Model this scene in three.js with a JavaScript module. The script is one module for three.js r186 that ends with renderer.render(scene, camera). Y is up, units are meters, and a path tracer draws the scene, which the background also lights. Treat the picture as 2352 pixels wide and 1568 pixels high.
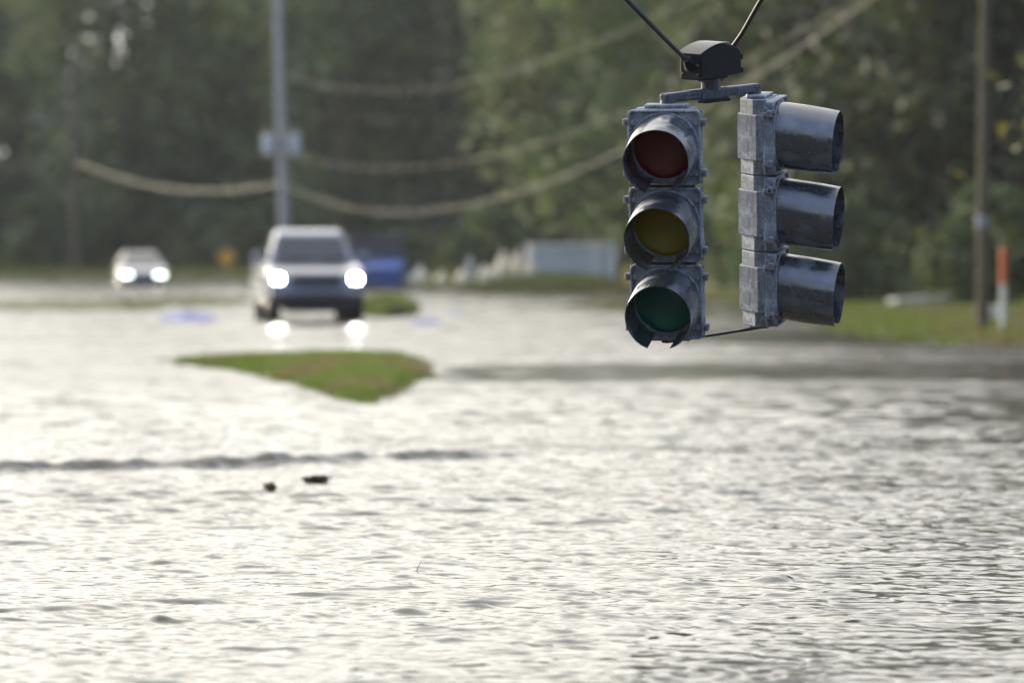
import * as THREE from 'three';
import { RoundedBoxGeometry } from 'three/addons/geometries/RoundedBoxGeometry.js';
import { mergeGeometries } from 'three/addons/utils/BufferGeometryUtils.js';

// ------------------------------------------------------------------ camera, sky, sun, exposure
const scene = new THREE.Scene();
const D2R = Math.PI / 180;
const EYE = 1.6, FPX = 13067;                       // 200 mm lens; all pixel values below belong to a 2352 x 1568 frame
const PITCH = Math.atan(225 / FPX);
const camera = new THREE.PerspectiveCamera(6.873, 1024 / 682, 0.5, 6000);
camera.position.set(0, EYE, 0);
camera.rotation.x = -PITCH;
camera.focus = 26.3;
camera.userData.fStop = 2.5;

const SUN_AZ = -36, SUN_EL = 14;                    // degrees; azimuth left of the viewing direction
const sunDir = new THREE.Vector3(Math.sin(SUN_AZ * D2R) * Math.cos(SUN_EL * D2R), Math.sin(SUN_EL * D2R), -Math.cos(SUN_AZ * D2R) * Math.cos(SUN_EL * D2R));
{                                                   // a hazy late afternoon sky: pale and warm round the sun, blue grey away from it, thin cloud
  const W = 1024, H = 512, px = new Float32Array(W * H * 4);
  for (let j = 0; j < H; j++) for (let i = 0; i < W; i++) {
    const el = ((j + 0.5) / H - 0.5) * Math.PI, az = ((i + 0.5) / W - 0.5) * 2 * Math.PI, x = Math.cos(el) * Math.cos(az), y = Math.sin(el), z = Math.cos(el) * Math.sin(az);
    const c = x * sunDir.x + y * sunDir.y + z * sunDir.z, up = Math.max(0, y), hor = Math.exp(-up * 3.2), side = (c + 1) / 2;
    const glow = 1.2 * Math.exp((c - 1) * 9) + 1.24 * side * side * side, cx = x / (up + 0.25) * 1.6, cz = z / (up + 0.25) * 1.6;
    const cl = smooth(0.45, 0.75, fbm(cx + 20, cz + 20, 201, 5)) * 0.55;
    const k = (j * W + i) * 4, sky = [0.23 + 0.26 * hor, 0.35 + 0.25 * hor, 0.65 + 0.12 * hor], warm = [1.0, 0.92, 0.74], cool = 1 - 0.5 * side;
    for (let n = 0; n < 3; n++) px[k + n] = cool * lerp(sky[n], 0.5 * (sky[0] + sky[2]) * 1.25, cl) + warm[n] * glow * (0.85 + 0.3 * cl);
    px[k + 3] = 1;
  }
  const t = new THREE.DataTexture(px, W, H, THREE.RGBAFormat, THREE.FloatType);
  t.mapping = THREE.EquirectangularReflectionMapping; t.magFilter = t.minFilter = THREE.LinearFilter; t.needsUpdate = true;
  scene.background = t; scene.environment = t;
}
const sun = new THREE.DirectionalLight(new THREE.Color(1.0, 0.86, 0.66), 3.4);
sun.name = 'sun';
sun.position.copy(sunDir).multiplyScalar(200); sun.position.z -= 100;
sun.target.position.set(0, 0, -100);
sun.castShadow = true; sun.shadow.radius = 5;
sun.shadow.mapSize.set(4096, 4096);
Object.assign(sun.shadow.camera, { left: -120, right: 120, top: 120, bottom: -120, near: 1, far: 600 });
scene.add(sun, sun.target);

const renderer = new THREE.WebGLRenderer({ antialias: true });
renderer.setSize(1024, 682);
renderer.toneMapping = THREE.LinearToneMapping;
renderer.toneMappingExposure = 1.8;
scene.fog = new THREE.FogExp2(0xe6ebe8, 0.00017);
renderer.shadowMap.enabled = true;

// ------------------------------------------------------------------ helpers
function rng(seed) { let a = seed >>> 0; return () => { a = (a + 0x6D2B79F5) | 0; let t = Math.imul(a ^ (a >>> 15), 1 | a); t = (t + Math.imul(t ^ (t >>> 7), 61 | t)) ^ t; return ((t ^ (t >>> 14)) >>> 0) / 4294967296; }; }
function lerp(a, b, t) { return a + (b - a) * t; }
function clamp(x, a = 0, b = 1) { return Math.min(b, Math.max(a, x)); }
function smooth(a, b, x) { const t = clamp((x - a) / (b - a)); return t * t * (3 - 2 * t); }
function hash2(x, y, s) { let h = Math.imul(x, 374761393) ^ Math.imul(y, 668265263) ^ Math.imul(s, 974634777); h = Math.imul(h ^ (h >>> 13), 1274126177); return ((h ^ (h >>> 16)) >>> 0) / 4294967296; }
function vnoise(x, y, s = 1, per = 0) {
  const xi = Math.floor(x), yi = Math.floor(y), fx = x - xi, fy = y - yi, u = fx * fx * (3 - 2 * fx), v = fy * fy * (3 - 2 * fy);
  const w = (i) => per ? ((i % per) + per) % per : i;
  const a = hash2(w(xi), w(yi), s), b = hash2(w(xi + 1), w(yi), s), c = hash2(w(xi), w(yi + 1), s), d = hash2(w(xi + 1), w(yi + 1), s);
  return lerp(lerp(a, b, u), lerp(c, d, u), v);
}
function fbm(x, y, s = 1, oct = 4, per = 0) { let f = 0, a = 0.5, t = 0; for (let o = 0; o < oct; o++) { f += a * vnoise(x, y, s + o * 17, per); t += a; a *= 0.5; x *= 2; y *= 2; per *= 2; } return f / t; }
const GY = (py) => FPX * EYE / (py - 559);                        // distance of a point of the water
function at(px, py, d) {                                          // a point of the world at that horizontal distance
  const v = new THREE.Vector3((px - 1176) / FPX, (784 - py) / FPX, -1).applyAxisAngle(new THREE.Vector3(1, 0, 0), -PITCH);
  return v.multiplyScalar(d / -v.z).add(camera.position);
}
const onWater = (px, py) => { const d = GY(py), p = at(px, py, d); p.y = 0; return p; };
function tex(size, fn, srgb = true) {
  const a = new Uint8Array(size * size * 4), enc = (c) => srgb ? (c <= 0.0031308 ? c * 12.92 : 1.055 * Math.pow(c, 1 / 2.4) - 0.055) : c;
  for (let j = 0; j < size; j++) for (let i = 0; i < size; i++) {
    const c = fn(i / size, j / size), k = (j * size + i) * 4;
    for (let n = 0; n < 3; n++) a[k + n] = Math.round(255 * clamp(enc(clamp(c[n]))));
    a[k + 3] = 255;
  }
  const t = new THREE.DataTexture(a, size, size); t.wrapS = t.wrapT = THREE.RepeatWrapping; t.magFilter = THREE.LinearFilter; t.minFilter = THREE.LinearFilter;
  if (srgb) t.colorSpace = THREE.SRGBColorSpace;
  t.needsUpdate = true; return t;
}
function boxUV(g, scale = 1) {                                    // uv in metres / scale, by the way each face points
  g = g.index ? g.toNonIndexed() : g;
  const p = g.attributes.position, uv = new Float32Array(p.count * 2), a = new THREE.Vector3(), b = new THREE.Vector3(), c = new THREE.Vector3();
  for (let i = 0; i < p.count; i += 3) {
    a.fromBufferAttribute(p, i); b.fromBufferAttribute(p, i + 1).sub(a); c.fromBufferAttribute(p, i + 2).sub(a); b.cross(c);
    const ax = Math.abs(b.x), ay = Math.abs(b.y), az = Math.abs(b.z);
    for (let k = 0; k < 3; k++) {
      const x = p.getX(i + k), y = p.getY(i + k), z = p.getZ(i + k);
      const [u, v] = ax >= ay && ax >= az ? [z, y] : ay >= az ? [x, z] : [x, y];
      uv[(i + k) * 2] = u / scale; uv[(i + k) * 2 + 1] = v / scale;
    }
  }
  g.setAttribute('uv', new THREE.BufferAttribute(uv, 2)); return g;
}
const bare = (g) => { g = g.index ? g.toNonIndexed() : g; for (const k of Object.keys(g.attributes)) if (!['position', 'normal', 'uv'].includes(k)) g.deleteAttribute(k); return g; };
const join = (list) => mergeGeometries(list.map(bare));
const rbox = (w, h, d, r = 0.01, x = 0, y = 0, z = 0) => new RoundedBoxGeometry(w, h, d, 2, Math.min(r, w / 2.01, h / 2.01, d / 2.01)).translate(x, y, z);
const cyl = (r0, r1, h, n = 20, x = 0, y = 0, z = 0) => new THREE.CylinderGeometry(r0, r1, h, n).translate(x, y, z);
function rod(a, b, r0, r1 = r0, n = 10) {                         // a tapered bar between two points
  const d = b.clone().sub(a), g = new THREE.CylinderGeometry(r1, r0, d.length(), n, 1);
  g.applyQuaternion(new THREE.Quaternion().setFromUnitVectors(new THREE.Vector3(0, 1, 0), d.clone().normalize()));
  return g.translate((a.x + b.x) / 2, (a.y + b.y) / 2, (a.z + b.z) / 2);
}
const V = (x, y, z) => new THREE.Vector3(x, y, z);
const std = (r, g, b, o = {}) => { const m = new THREE.MeshPhysicalMaterial({ roughness: 0.7, ...o }); m.color.setRGB(r, g, b); return m; };
function part(parent, name, g, m, label) { const o = new THREE.Mesh(g, m); o.name = name; o.castShadow = o.receiveShadow = true; if (label) o.userData.label = label; parent.add(o); return o; }
const used = {};
const numbered = (n) => { const k = used[n] = (used[n] ?? -1) + 1; return k ? `${n}_${String(k).padStart(3, '0')}` : n; };
function tag(o, label, category, group, kind) { Object.assign(o.userData, { label }, category && { category }, group && { group }, kind && { kind }); return o; }
function thing(name, label, category, pos = V(0, 0, 0), turn = 0, group) {
  const o = new THREE.Group(); o.name = numbered(name); o.position.copy(pos); o.rotation.y = turn; scene.add(o); return tag(o, label, category, group);
}
function solo(name, g, m, label, category, group) { const o = part(scene, numbered(name), g, m); return tag(o, label, category, group); }
function structure(name, g, m, label) { const o = part(scene, numbered(name), g, m); o.userData.kind = 'structure'; if (label) o.userData.label = label; return o; }
function prism(pts, h, bevel = 0) {                               // plan polygon [x, z] drawn up by h, centred on y = 0
  const s = new THREE.Shape(pts.map(([x, z]) => new THREE.Vector2(x, -z)));
  const g = new THREE.ExtrudeGeometry(s, { depth: h - 2 * bevel, bevelEnabled: bevel > 0, bevelThickness: bevel, bevelSize: bevel, bevelOffset: -bevel, bevelSegments: 2 });
  return g.rotateX(-Math.PI / 2).translate(0, -h / 2 + bevel, 0);
}
function roundRect(w, h, r) {
  const s = new THREE.Shape(), x = w / 2, y = h / 2;
  s.moveTo(-x + r, -y); s.lineTo(x - r, -y); s.absarc(x - r, -y + r, r, -Math.PI / 2, 0); s.lineTo(x, y - r); s.absarc(x - r, y - r, r, 0, Math.PI / 2);
  s.lineTo(-x + r, y); s.absarc(-x + r, y - r, r, Math.PI / 2, Math.PI); s.lineTo(-x, -y + r); s.absarc(-x + r, -y + r, r, Math.PI, Math.PI * 1.5); return s;
}

// ------------------------------------------------------------------ textures
const texSteel = tex(512, (u, v) => {                             // weathered galvanised casting: pale oxide blotches, dark specks
  const a = fbm(u * 6, v * 6, 3, 5, 6), b = fbm(u * 24, v * 24, 9, 3, 24), c = fbm(u * 60, v * 60, 21, 2, 60);
  const pale = smooth(0.47, 0.62, a * 0.6 + b * 0.4), dark = smooth(0.56, 0.72, b * 0.5 + c * 0.5);
  const run = smooth(0.5, 0.68, fbm(u * 34, v * 3, 47, 4)) * 0.3;
  const k = lerp(0.25, 0.45, pale) * (0.8 + 0.4 * c) * (1 - 0.45 * dark) * (1 - run);
  return [k * 0.88, k * 0.97, k * 1.1];
});
const texVisor = tex(512, (u, v) => {                             // faded dark paint with chalky scuffs
  const a = fbm(u * 5, v * 5, 31, 5, 5), b = fbm(u * 40, v * 40, 37, 3, 40);
  const s = smooth(0.46, 0.8, a) * 0.55 + smooth(0.68, 0.8, b) * 0.3, k = lerp(0.05, 0.24, s);
  return [k * 0.85, k, k * 1.25];
});
const texVisorRough = tex(512, (u, v) => { const a = fbm(u * 5, v * 5, 31, 5, 5), b = fbm(u * 30, v * 30, 41, 3, 30); const r = 0.17 + 0.3 * smooth(0.42, 0.72, a) + 0.08 * b; return [r, r, r]; }, false);
const texGrass = tex(512, (u, v) => {
  const a = fbm(u * 5, v * 5, 51, 5, 5), b = fbm(u * 50, v * 50, 57, 3, 50), dry = smooth(0.5, 0.68, a);
  const k = 0.6 + 0.8 * b; return [lerp(0.075, 0.13, dry) * k, lerp(0.10, 0.10, dry) * k, lerp(0.022, 0.05, dry) * k];
});
const texRipple = (() => {                                        // fine ripples, 4 m a tile, as slopes
  const N = 1024, r = rng(303), C = new Float32Array(N), S = new Float32Array(N), comps = [], gx = new Float32Array(N * N), gy = new Float32Array(N * N);
  for (let i = 0; i < N; i++) { C[i] = Math.cos(i / N * 2 * Math.PI); S[i] = Math.sin(i / N * 2 * Math.PI); }
  for (let c = 0; c < 54; c++) { const m = 9 * Math.pow(7, (c + r()) / 54), a = (r() - 0.5) * 2.4 + Math.PI / 2; comps.push([Math.round(m * Math.cos(a)), Math.round(m * Math.sin(a)), Math.floor(r() * N)]); }
  for (const [mx, my, ph] of comps) { const l = Math.hypot(mx, my) || 1; for (let j = 0; j < N; j++) for (let i = 0; i < N; i++) { const t = C[(((mx * i + my * j + ph) % N) + N) % N]; gx[j * N + i] += mx / l * t; gy[j * N + i] += my / l * t; } }
  const px = new Uint8Array(N * N * 4), k = 0.17 / Math.sqrt(27);
  for (let i = 0; i < N * N; i++) { const x = -gx[i] * k, y = -gy[i] * k, l = 1 / Math.hypot(x, y, 1); px[i * 4] = 127.5 + 127.5 * x * l; px[i * 4 + 1] = 127.5 + 127.5 * y * l; px[i * 4 + 2] = 127.5 + 127.5 * l; px[i * 4 + 3] = 255; }
  const t = new THREE.DataTexture(px, N, N); t.wrapS = t.wrapT = THREE.RepeatWrapping; t.magFilter = t.minFilter = THREE.LinearFilter; t.needsUpdate = true; return t;
})();
const texBark = tex(512, (u, v) => { const a = fbm(u * 40, v * 5, 61, 4, 0), b = fbm(u * 8, v * 8, 67, 4, 8), k = 0.5 + a * 0.7 + b * 0.3; return [0.11 * k, 0.09 * k, 0.065 * k]; });
const texPole = tex(256, (u, v) => { const a = fbm(u * 30, v * 4, 71, 4, 0), k = 0.6 + a * 0.8; return [0.13 * k, 0.11 * k, 0.07 * k]; });
const texConcrete = tex(256, (u, v) => { const a = fbm(u * 8, v * 8, 81, 4, 8), b = fbm(u * 60, v * 60, 87, 2, 60), k = 0.75 + 0.3 * a + 0.2 * b; return [0.36 * k, 0.37 * k, 0.38 * k]; });
const texRust = tex(256, (u, v) => { const a = fbm(u * 10, v * 10, 91, 4, 10), s = smooth(0.5, 0.65, a); return [lerp(0.03, 0.09, s), lerp(0.12, 0.1, s), lerp(0.44, 0.22, s)]; });

const texPrism = tex(256, (u, v) => { const a = Math.abs(Math.sin(u * Math.PI * 72)) * 0.5 + Math.abs(Math.sin(v * Math.PI * 14)) * 0.5; return [a, a, a]; }, false);   // moulded cells of a signal lens

// ------------------------------------------------------------------ materials
const M = {
  steel: std(1, 1, 1, { map: texSteel, roughness: 0.62, metalness: 0.15 }),
  steelDark: std(0.26, 0.28, 0.32, { map: texSteel, roughness: 0.5, metalness: 0.3 }),
  visor: std(1, 1, 1, { map: texVisor, roughnessMap: texVisorRough, roughness: 1, ior: 2.3, side: THREE.DoubleSide }),
  black: std(0.007, 0.008, 0.01, { roughness: 0.5, specularIntensity: 0.4 }),
  rubber: std(0.022, 0.023, 0.025, { roughness: 0.6 }),
  bolt: std(0.16, 0.1, 0.06, { roughness: 0.6, metalness: 0.4 }),
  lensRed: std(0.22, 0.005, 0.005, { roughness: 0.25, clearcoat: 0.3, clearcoatRoughness: 0.15, bumpMap: texPrism, bumpScale: 0.0012 }),
  lensAmber: std(0.4, 0.29, 0.002, { roughness: 0.25, clearcoat: 0.3, clearcoatRoughness: 0.15, bumpMap: texPrism, bumpScale: 0.0012 }),
  lensGreen: std(0.008, 0.19, 0.14, { roughness: 0.25, clearcoat: 0.3, clearcoatRoughness: 0.15, bumpMap: texPrism, bumpScale: 0.0012 }),
  grass: std(1, 1, 1, { map: texGrass, roughness: 1 }),
  blade: std(1, 1, 1, { roughness: 0.9, transmission: 0.4, thickness: 0, side: THREE.DoubleSide }),
  leaf: std(1, 1, 1, { roughness: 0.9, transmission: 0.35, thickness: 0, side: THREE.DoubleSide, vertexColors: true }),
  bark: std(1, 1, 1, { map: texBark, roughness: 1 }),
  pole: std(1, 1, 1, { map: texPole, roughness: 0.95 }),
  concrete: std(1, 1, 1, { map: texConcrete, roughness: 0.9 }),
  transformer: std(0.5, 0.55, 0.62, { roughness: 0.45 }),
  insulator: std(0.35, 0.36, 0.38, { roughness: 0.3 }),
  wire: std(0.02, 0.02, 0.02, { roughness: 1, specularIntensity: 0.1 }),
  wirePale: std(0.06, 0.055, 0.035, { roughness: 0.5 }),
  water: std(0.045, 0.042, 0.03, { roughness: 0.13, ior: 1.33, normalMap: texRipple, normalScale: new THREE.Vector2(0.28, 0.28) }),
  farWater: std(0.045, 0.042, 0.03, { roughness: 1, ior: 1.33 }),
  stillWater: std(0.045, 0.042, 0.03, { roughness: 0.05, ior: 1.33 }),
  silver: std(0.14, 0.17, 0.23, { roughness: 0.3, metalness: 0.5, clearcoat: 1, clearcoatRoughness: 0.05 }),
  greyPaint: std(0.13, 0.14, 0.17, { roughness: 0.35, metalness: 0.35, clearcoat: 1, clearcoatRoughness: 0.05 }),
  glass: std(0.02, 0.025, 0.03, { roughness: 0.06, clearcoat: 1 }),
  plastic: std(0.03, 0.032, 0.036, { roughness: 0.55 }),
  chrome: std(0.6, 0.6, 0.62, { roughness: 0.2, metalness: 1 }),
  tyre: std(0.02, 0.02, 0.021, { roughness: 0.9 }),
  lampHot: std(0.9, 0.9, 0.9, { roughness: 0.3, emissive: new THREE.Color(1, 0.98, 0.92), emissiveIntensity: 34 }),
  lampSoft: std(0.9, 0.9, 0.9, { roughness: 0.3, emissive: new THREE.Color(0.86, 1, 0.92), emissiveIntensity: 7 }),
  blueSteel: std(1, 1, 1, { map: texRust, roughness: 0.5 }),
  blueTarp: std(0.10, 0.14, 0.45, { roughness: 0.5, side: THREE.DoubleSide }),
  white: std(0.75, 0.75, 0.73, { roughness: 0.55 }),
  signPanel: std(0.5, 0.55, 0.6, { roughness: 0.4 }),
  signAmber: std(0.75, 0.36, 0.03, { roughness: 0.5 }),
  yellow: std(0.62, 0.5, 0.04, { roughness: 0.6 }),
  orange: std(0.72, 0.14, 0.02, { roughness: 0.5 }),
  cream: std(0.88, 0.79, 0.58, { roughness: 0.6 }),
  mud: std(0.1, 0.085, 0.055, { roughness: 0.8 }),
  litter: std(0.045, 0.04, 0.02, { roughness: 0.9, side: THREE.DoubleSide }),
};

// ------------------------------------------------------------------ land and water
// the land beyond the flood: a shore line from left to right, as points on the water plane
const shore = [V(-900, 0, -262), V(-40, 0, -262), ...[[0, 640], [520, 644], [640, 652], [760, 664], [845, 670], [1120, 672], [1440, 674], [1600, 686], [1700, 703], [1800, 733], [1900, 757], [2010, 776], [2120, 789], [2352, 799]].map(([x, y]) => onWater(x, y)), V(14, 0, -84), V(40, 0, -70), V(900, 0, -70)];
const landPoly = [...shore.map((p) => [p.x, p.z]), [900, -3000], [-900, -3000]];
function inside(x, z) { let c = false; for (let i = 0, j = landPoly.length - 1; i < landPoly.length; j = i++) { const [xi, zi] = landPoly[i], [xj, zj] = landPoly[j]; if ((zi > z) !== (zj > z) && x < (xj - xi) * (z - zi) / (zj - zi) + xi) c = !c; } return c; }
function shoreDist(x, z) { let m = 1e9; for (let i = 0; i + 1 < shore.length; i++) { const a = shore[i], b = shore[i + 1], dx = b.x - a.x, dz = b.z - a.z, t = clamp(((x - a.x) * dx + (z - a.z) * dz) / (dx * dx + dz * dz)); m = Math.min(m, Math.hypot(x - a.x - dx * t, z - a.z - dz * t)); } return inside(x, z) ? m : -m; }
const landBehind = (z) => smooth(-7, 4, z) * 0.7 - 0.4;          // dry ground again behind the place of the photograph
function landHeight(x, z) {
  const d = shoreDist(x, z), n = fbm(x * 0.25 + 40, z * 0.25 + 90, 5, 3) - 0.5;
  const h = d > 0 ? 0.02 + 0.3 * (1 - Math.exp(-d / 9)) + n * 0.12 * smooth(0, 3, d) : Math.max(-0.35, d * 0.12);
  return Math.max(h, landBehind(z) + n * 0.1);
}
{
  const xs = [], zs = [];
  for (let x = -60; x <= 60.01; x += 1) xs.push(x);
  for (const x of [70, 85, 110, 150, 220, 350, 600, 900, 1500]) { xs.push(x); xs.unshift(-x); }
  for (let z = 60; z >= -300.01; z -= 1.5) zs.push(z);
  for (const z of [-310, -330, -370, -430, -520, -700, -1000, -1600]) zs.push(z);
  for (const z of [80, 120, 200, 350, 700, 1500]) zs.unshift(z);
  const pos = [], uv = [], idx = [];
  for (const z of zs) for (const x of xs) { pos.push(x, landHeight(x, z), z); uv.push(x / 3, z / 3); }
  const w = xs.length;
  for (let j = 0; j + 1 < zs.length; j++) for (let i = 0; i + 1 < w; i++) { const a = j * w + i; idx.push(a, a + 1, a + w, a + 1, a + w + 1, a + w); }
  const g = new THREE.BufferGeometry();
  g.setAttribute('position', new THREE.Float32BufferAttribute(pos, 3)); g.setAttribute('uv', new THREE.Float32BufferAttribute(uv, 2)); g.setIndex(idx); g.computeVertexNormals();
  structure('ground', g, M.grass, 'grassy ground rising out of the flood water');
}
// the flood water: choppy wavelets, calmer lanes, one long wake ridge
const waves = []; {
  const r = rng(77), n = 46;
  for (let i = 0; i < n; i++) {
    const lam = 0.075 * Math.pow(22, (i + r() * 0.8) / n), k = 2 * Math.PI / lam, dir = Math.PI / 2 + (r() - 0.5) * 2.3;
    const s = 0.034 * (lam > 0.6 ? 0.3 : lam > 0.3 ? 0.65 : 1);
    waves.push([k * Math.cos(dir), k * Math.sin(dir), r() * 6.283, s / k, lam, s * s]);
  }
}
const WAVE_VAR = waves.reduce((t, w) => t + w[5], 0);
const lumps = [[1810, 1342, 0.10, 0.16, 0.034], [350, 1428, 0.085, 0.13, 0.036], [290, 1436, 0.05, 0.12, 0.02], [940, 1412, 0.07, 0.14, 0.022], [1340, 1422, 0.09, 0.14, 0.024], [1180, 1444, 0.06, 0.12, 0.02], [430, 1402, 0.09, 0.15, 0.02], [1500, 1160, 0.28, 0.3, 0.028], [870, 1168, 0.2, 0.28, 0.024], [30, 1452, 0.08, 0.13, 0.022], [720, 1420, 0.07, 0.13, 0.016], [1060, 1417, 0.06, 0.12, 0.016]]
  .map(([x, y, sx, sz, h]) => { const p = onWater(x, y); return [p.x, p.z, sx * 1.7, sz, h]; });
function calm(x, z) {                                             // how lively the surface is, 1 = as in the open
  const n = fbm(x * 0.22 + 7, z * 0.09 + 3, 11, 3);
  const band = (c, w) => Math.exp(-Math.pow((z + c + 2.5 * (n - 0.5)) / w, 2)), streak = fbm(x * 0.16 + 31, z * 0.5 + 11, 15, 3);
  let a = 0.86 * (0.62 + 0.5 * n + 0.45 * smooth(0.35, 0.65, streak)) * (1 + 0.45 * band(34, 2) + 0.35 * band(24.6, 0.8) - 0.22 * band(28.5, 2) - 0.2 * band(45, 4));
  a *= 1 - (0.3 + 0.65 * fbm(x * 1.6, z * 0.7, 77, 3)) * smooth(-1.4, -0.4, x) * smooth(-77, -73, z + n * 3) * smooth(-63, -66, z + n * 3);
  a *= 1 - 0.7 * smooth(1.5, 4, x + (n - 0.5) * 3) * smooth(-108, -101, z) * smooth(-86, -92, z);
  a *= 1 - 0.18 * smooth(0.2, 1.6, x) * smooth(-27, -23, z);
  a *= 1 - 0.15 * smooth(0.6, 3, x) * smooth(-48, -36, z);
  return a;
}
function waveHeight(x, z) {
  const wx = x + 0.35 * (vnoise(x * 0.8, z * 0.8, 3) - 0.5), wz = z + 0.35 * (vnoise(x * 0.8 + 9, z * 0.8, 4) - 0.5), cell = (z > -50 ? 0.0013 : 0.0025) * -z;
  let h = 0, kept = 0; const A = calm(x, z);
  for (const [kx, kz, ph, a, lam, s2] of waves) { const f = smooth(1.7, 2.6, lam / cell); if (f <= 0) continue; kept += f * f * s2; const s = Math.sin(kx * wx + kz * wz + ph); h += f * a * (s + 0.25 * s * s); }
  h *= A * Math.sqrt(WAVE_VAR / kept) * lerp(1, 0.9, smooth(-44, -72, z));                            // the same mean slope where the mesh is too coarse for the finest ripples
  const zc = -(39.7 + (x + 3.57) / 3.8 * 3) - 0.3 * (vnoise(x * 1.3, 2, 8) - 0.5) - 0.16 * (vnoise(x * 7, 6, 8) - 0.5), dz = z - zc;          // + is nearer to the camera
  if (Math.abs(dz) < 2) h += 0.075 * (0.35 + 0.9 * fbm(x * 2.6, z * 0.8, 9, 4) + 0.45 * (vnoise(x * 9, z * 2, 12) - 0.4)) * smooth(0.9, -0.6, x) * Math.exp(-dz * dz / (dz > 0 ? 0.016 : 0.11));
  const z2 = zc - 4.6, d2 = z - z2; if (Math.abs(d2) < 2) h += 0.03 * fbm(x * 1.2, 15, 19, 3) * smooth(-2.2, -3.2, x) * Math.exp(-d2 * d2 / 0.06);
  for (const [lx, lz, sx, sz, lh0] of lumps) { const lh = lh0 * 0.9, u = (x - lx) / sx, v = (z - lz) / sz; if (u * u + v * v < 8) h += lh * Math.exp(-u * u - (v > 0 ? v * v * 3 : v * v)) * (0.2 + 1.6 * fbm(x * 9, z * 5, 6, 3)); }
  return h;
}
{
  const rows = [], cols = 440; for (let d = 13; d < 285; d *= d < 50 ? 1.0013 : 1.0025) rows.push(d);
  const W = new THREE.Group(); W.name = 'flood_water'; W.userData = { kind: 'structure', label: 'rippled brown flood water covering the road' }; scene.add(W);
  const split = rows.findIndex((d) => d > 50), last = rows.length - 1;
  // beyond 50 m the ripples are finer than the mesh: there the surface is as rough as it is lively
  M.farWater.roughnessMap = tex(1024, (u, v) => { const x = (u - 0.5) * 80, d = 50 + v * 240, q = 0.13 + smooth(48, 74, d) * 0.16 * clamp(calm(x, -d) * 1.1 - 0.2, -0.4, 1); return [q, q, q]; }, false);
  const sheet = (name, j0, j1, m, far) => {
    const pos = [], uv = [], idx = [];
    for (let j = j0; j <= j1; j++) { const d = rows[j], w = 2 + 0.125 * d; for (let i = 0; i < cols; i++) { const x = (i / (cols - 1) * 2 - 1) * w; pos.push(x, i === 0 || j === 0 || i === cols - 1 || j === last ? -0.05 : waveHeight(x, -d), -d); far ? uv.push(x / 80 + 0.5, (d - 50) / 240) : uv.push(x / 4, d / 4); } }
    for (let j = 0; j < j1 - j0; j++) for (let i = 0; i + 1 < cols; i++) { const a = j * cols + i; idx.push(a, a + 1, a + cols, a + 1, a + cols + 1, a + cols); }
    const g = new THREE.BufferGeometry(); g.setAttribute('position', new THREE.Float32BufferAttribute(pos, 3)); g.setAttribute('uv', new THREE.Float32BufferAttribute(uv, 2)); g.setIndex(idx); g.computeVertexNormals();
    part(W, name, g, m);
  };
  sheet('wave_surface', 0, split, M.water); sheet('distant_wave_surface', split, last, M.farWater, true);
  part(W, 'still_surface', new THREE.PlaneGeometry(3000, 3000).rotateX(-Math.PI / 2).translate(0, -0.06, 0), M.stillWater);
}
// grassy islands: an outline on the water, domed
function mound(name, outline, height, label, dip = 0.12) {
  const c = outline.reduce((a, p) => a.add(p), V(0, 0, 0)).multiplyScalar(1 / outline.length), n = 72, rings = 14, pos = [c.x, 0, c.z], uv = [], idx = [];
  const curve = new THREE.CatmullRomCurve3(outline, true, 'catmullrom', 0.15), edge = curve.getPoints(n).slice(0, n);
  const hgt = (x, z, s) => height * (1 - s * s * s) * (0.75 + 0.5 * fbm(x * 0.8, z * 0.8, 13, 3)) - dip * smooth(0.9, 1, s);
  pos[1] = hgt(c.x, c.z, 0);
  for (let r = 1; r <= rings; r++) for (let i = 0; i < n; i++) { const s = r / rings * 1.04, x = lerp(c.x, edge[i].x, s), z = lerp(c.z, edge[i].z, s); pos.push(x, hgt(x, z, Math.min(1, s)), z); }
  for (let i = 0; i < n; i++) { idx.push(0, 1 + (i + 1) % n, 1 + i); for (let r = 0; r < rings - 1; r++) { const a = 1 + r * n + i, b = 1 + r * n + (i + 1) % n; idx.push(a, b, a + n, b, b + n, a + n); } }
  for (let i = 0; i < pos.length; i += 3) uv.push(pos[i] / 3, pos[i + 2] / 3);
  const g = new THREE.BufferGeometry(); g.setAttribute('position', new THREE.Float32BufferAttribute(pos, 3)); g.setAttribute('uv', new THREE.Float32BufferAttribute(uv, 2)); g.setIndex(idx); g.computeVertexNormals();
  const nrm = g.attributes.normal; if (nrm.getY(0) < 0) { for (let i = 0; i < idx.length; i += 3) [idx[i], idx[i + 1]] = [idx[i + 1], idx[i]]; g.setIndex(idx); g.computeVertexNormals(); }
  structure(name, g, M.grass, label);
  return { c, edge, hgt };
}
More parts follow.
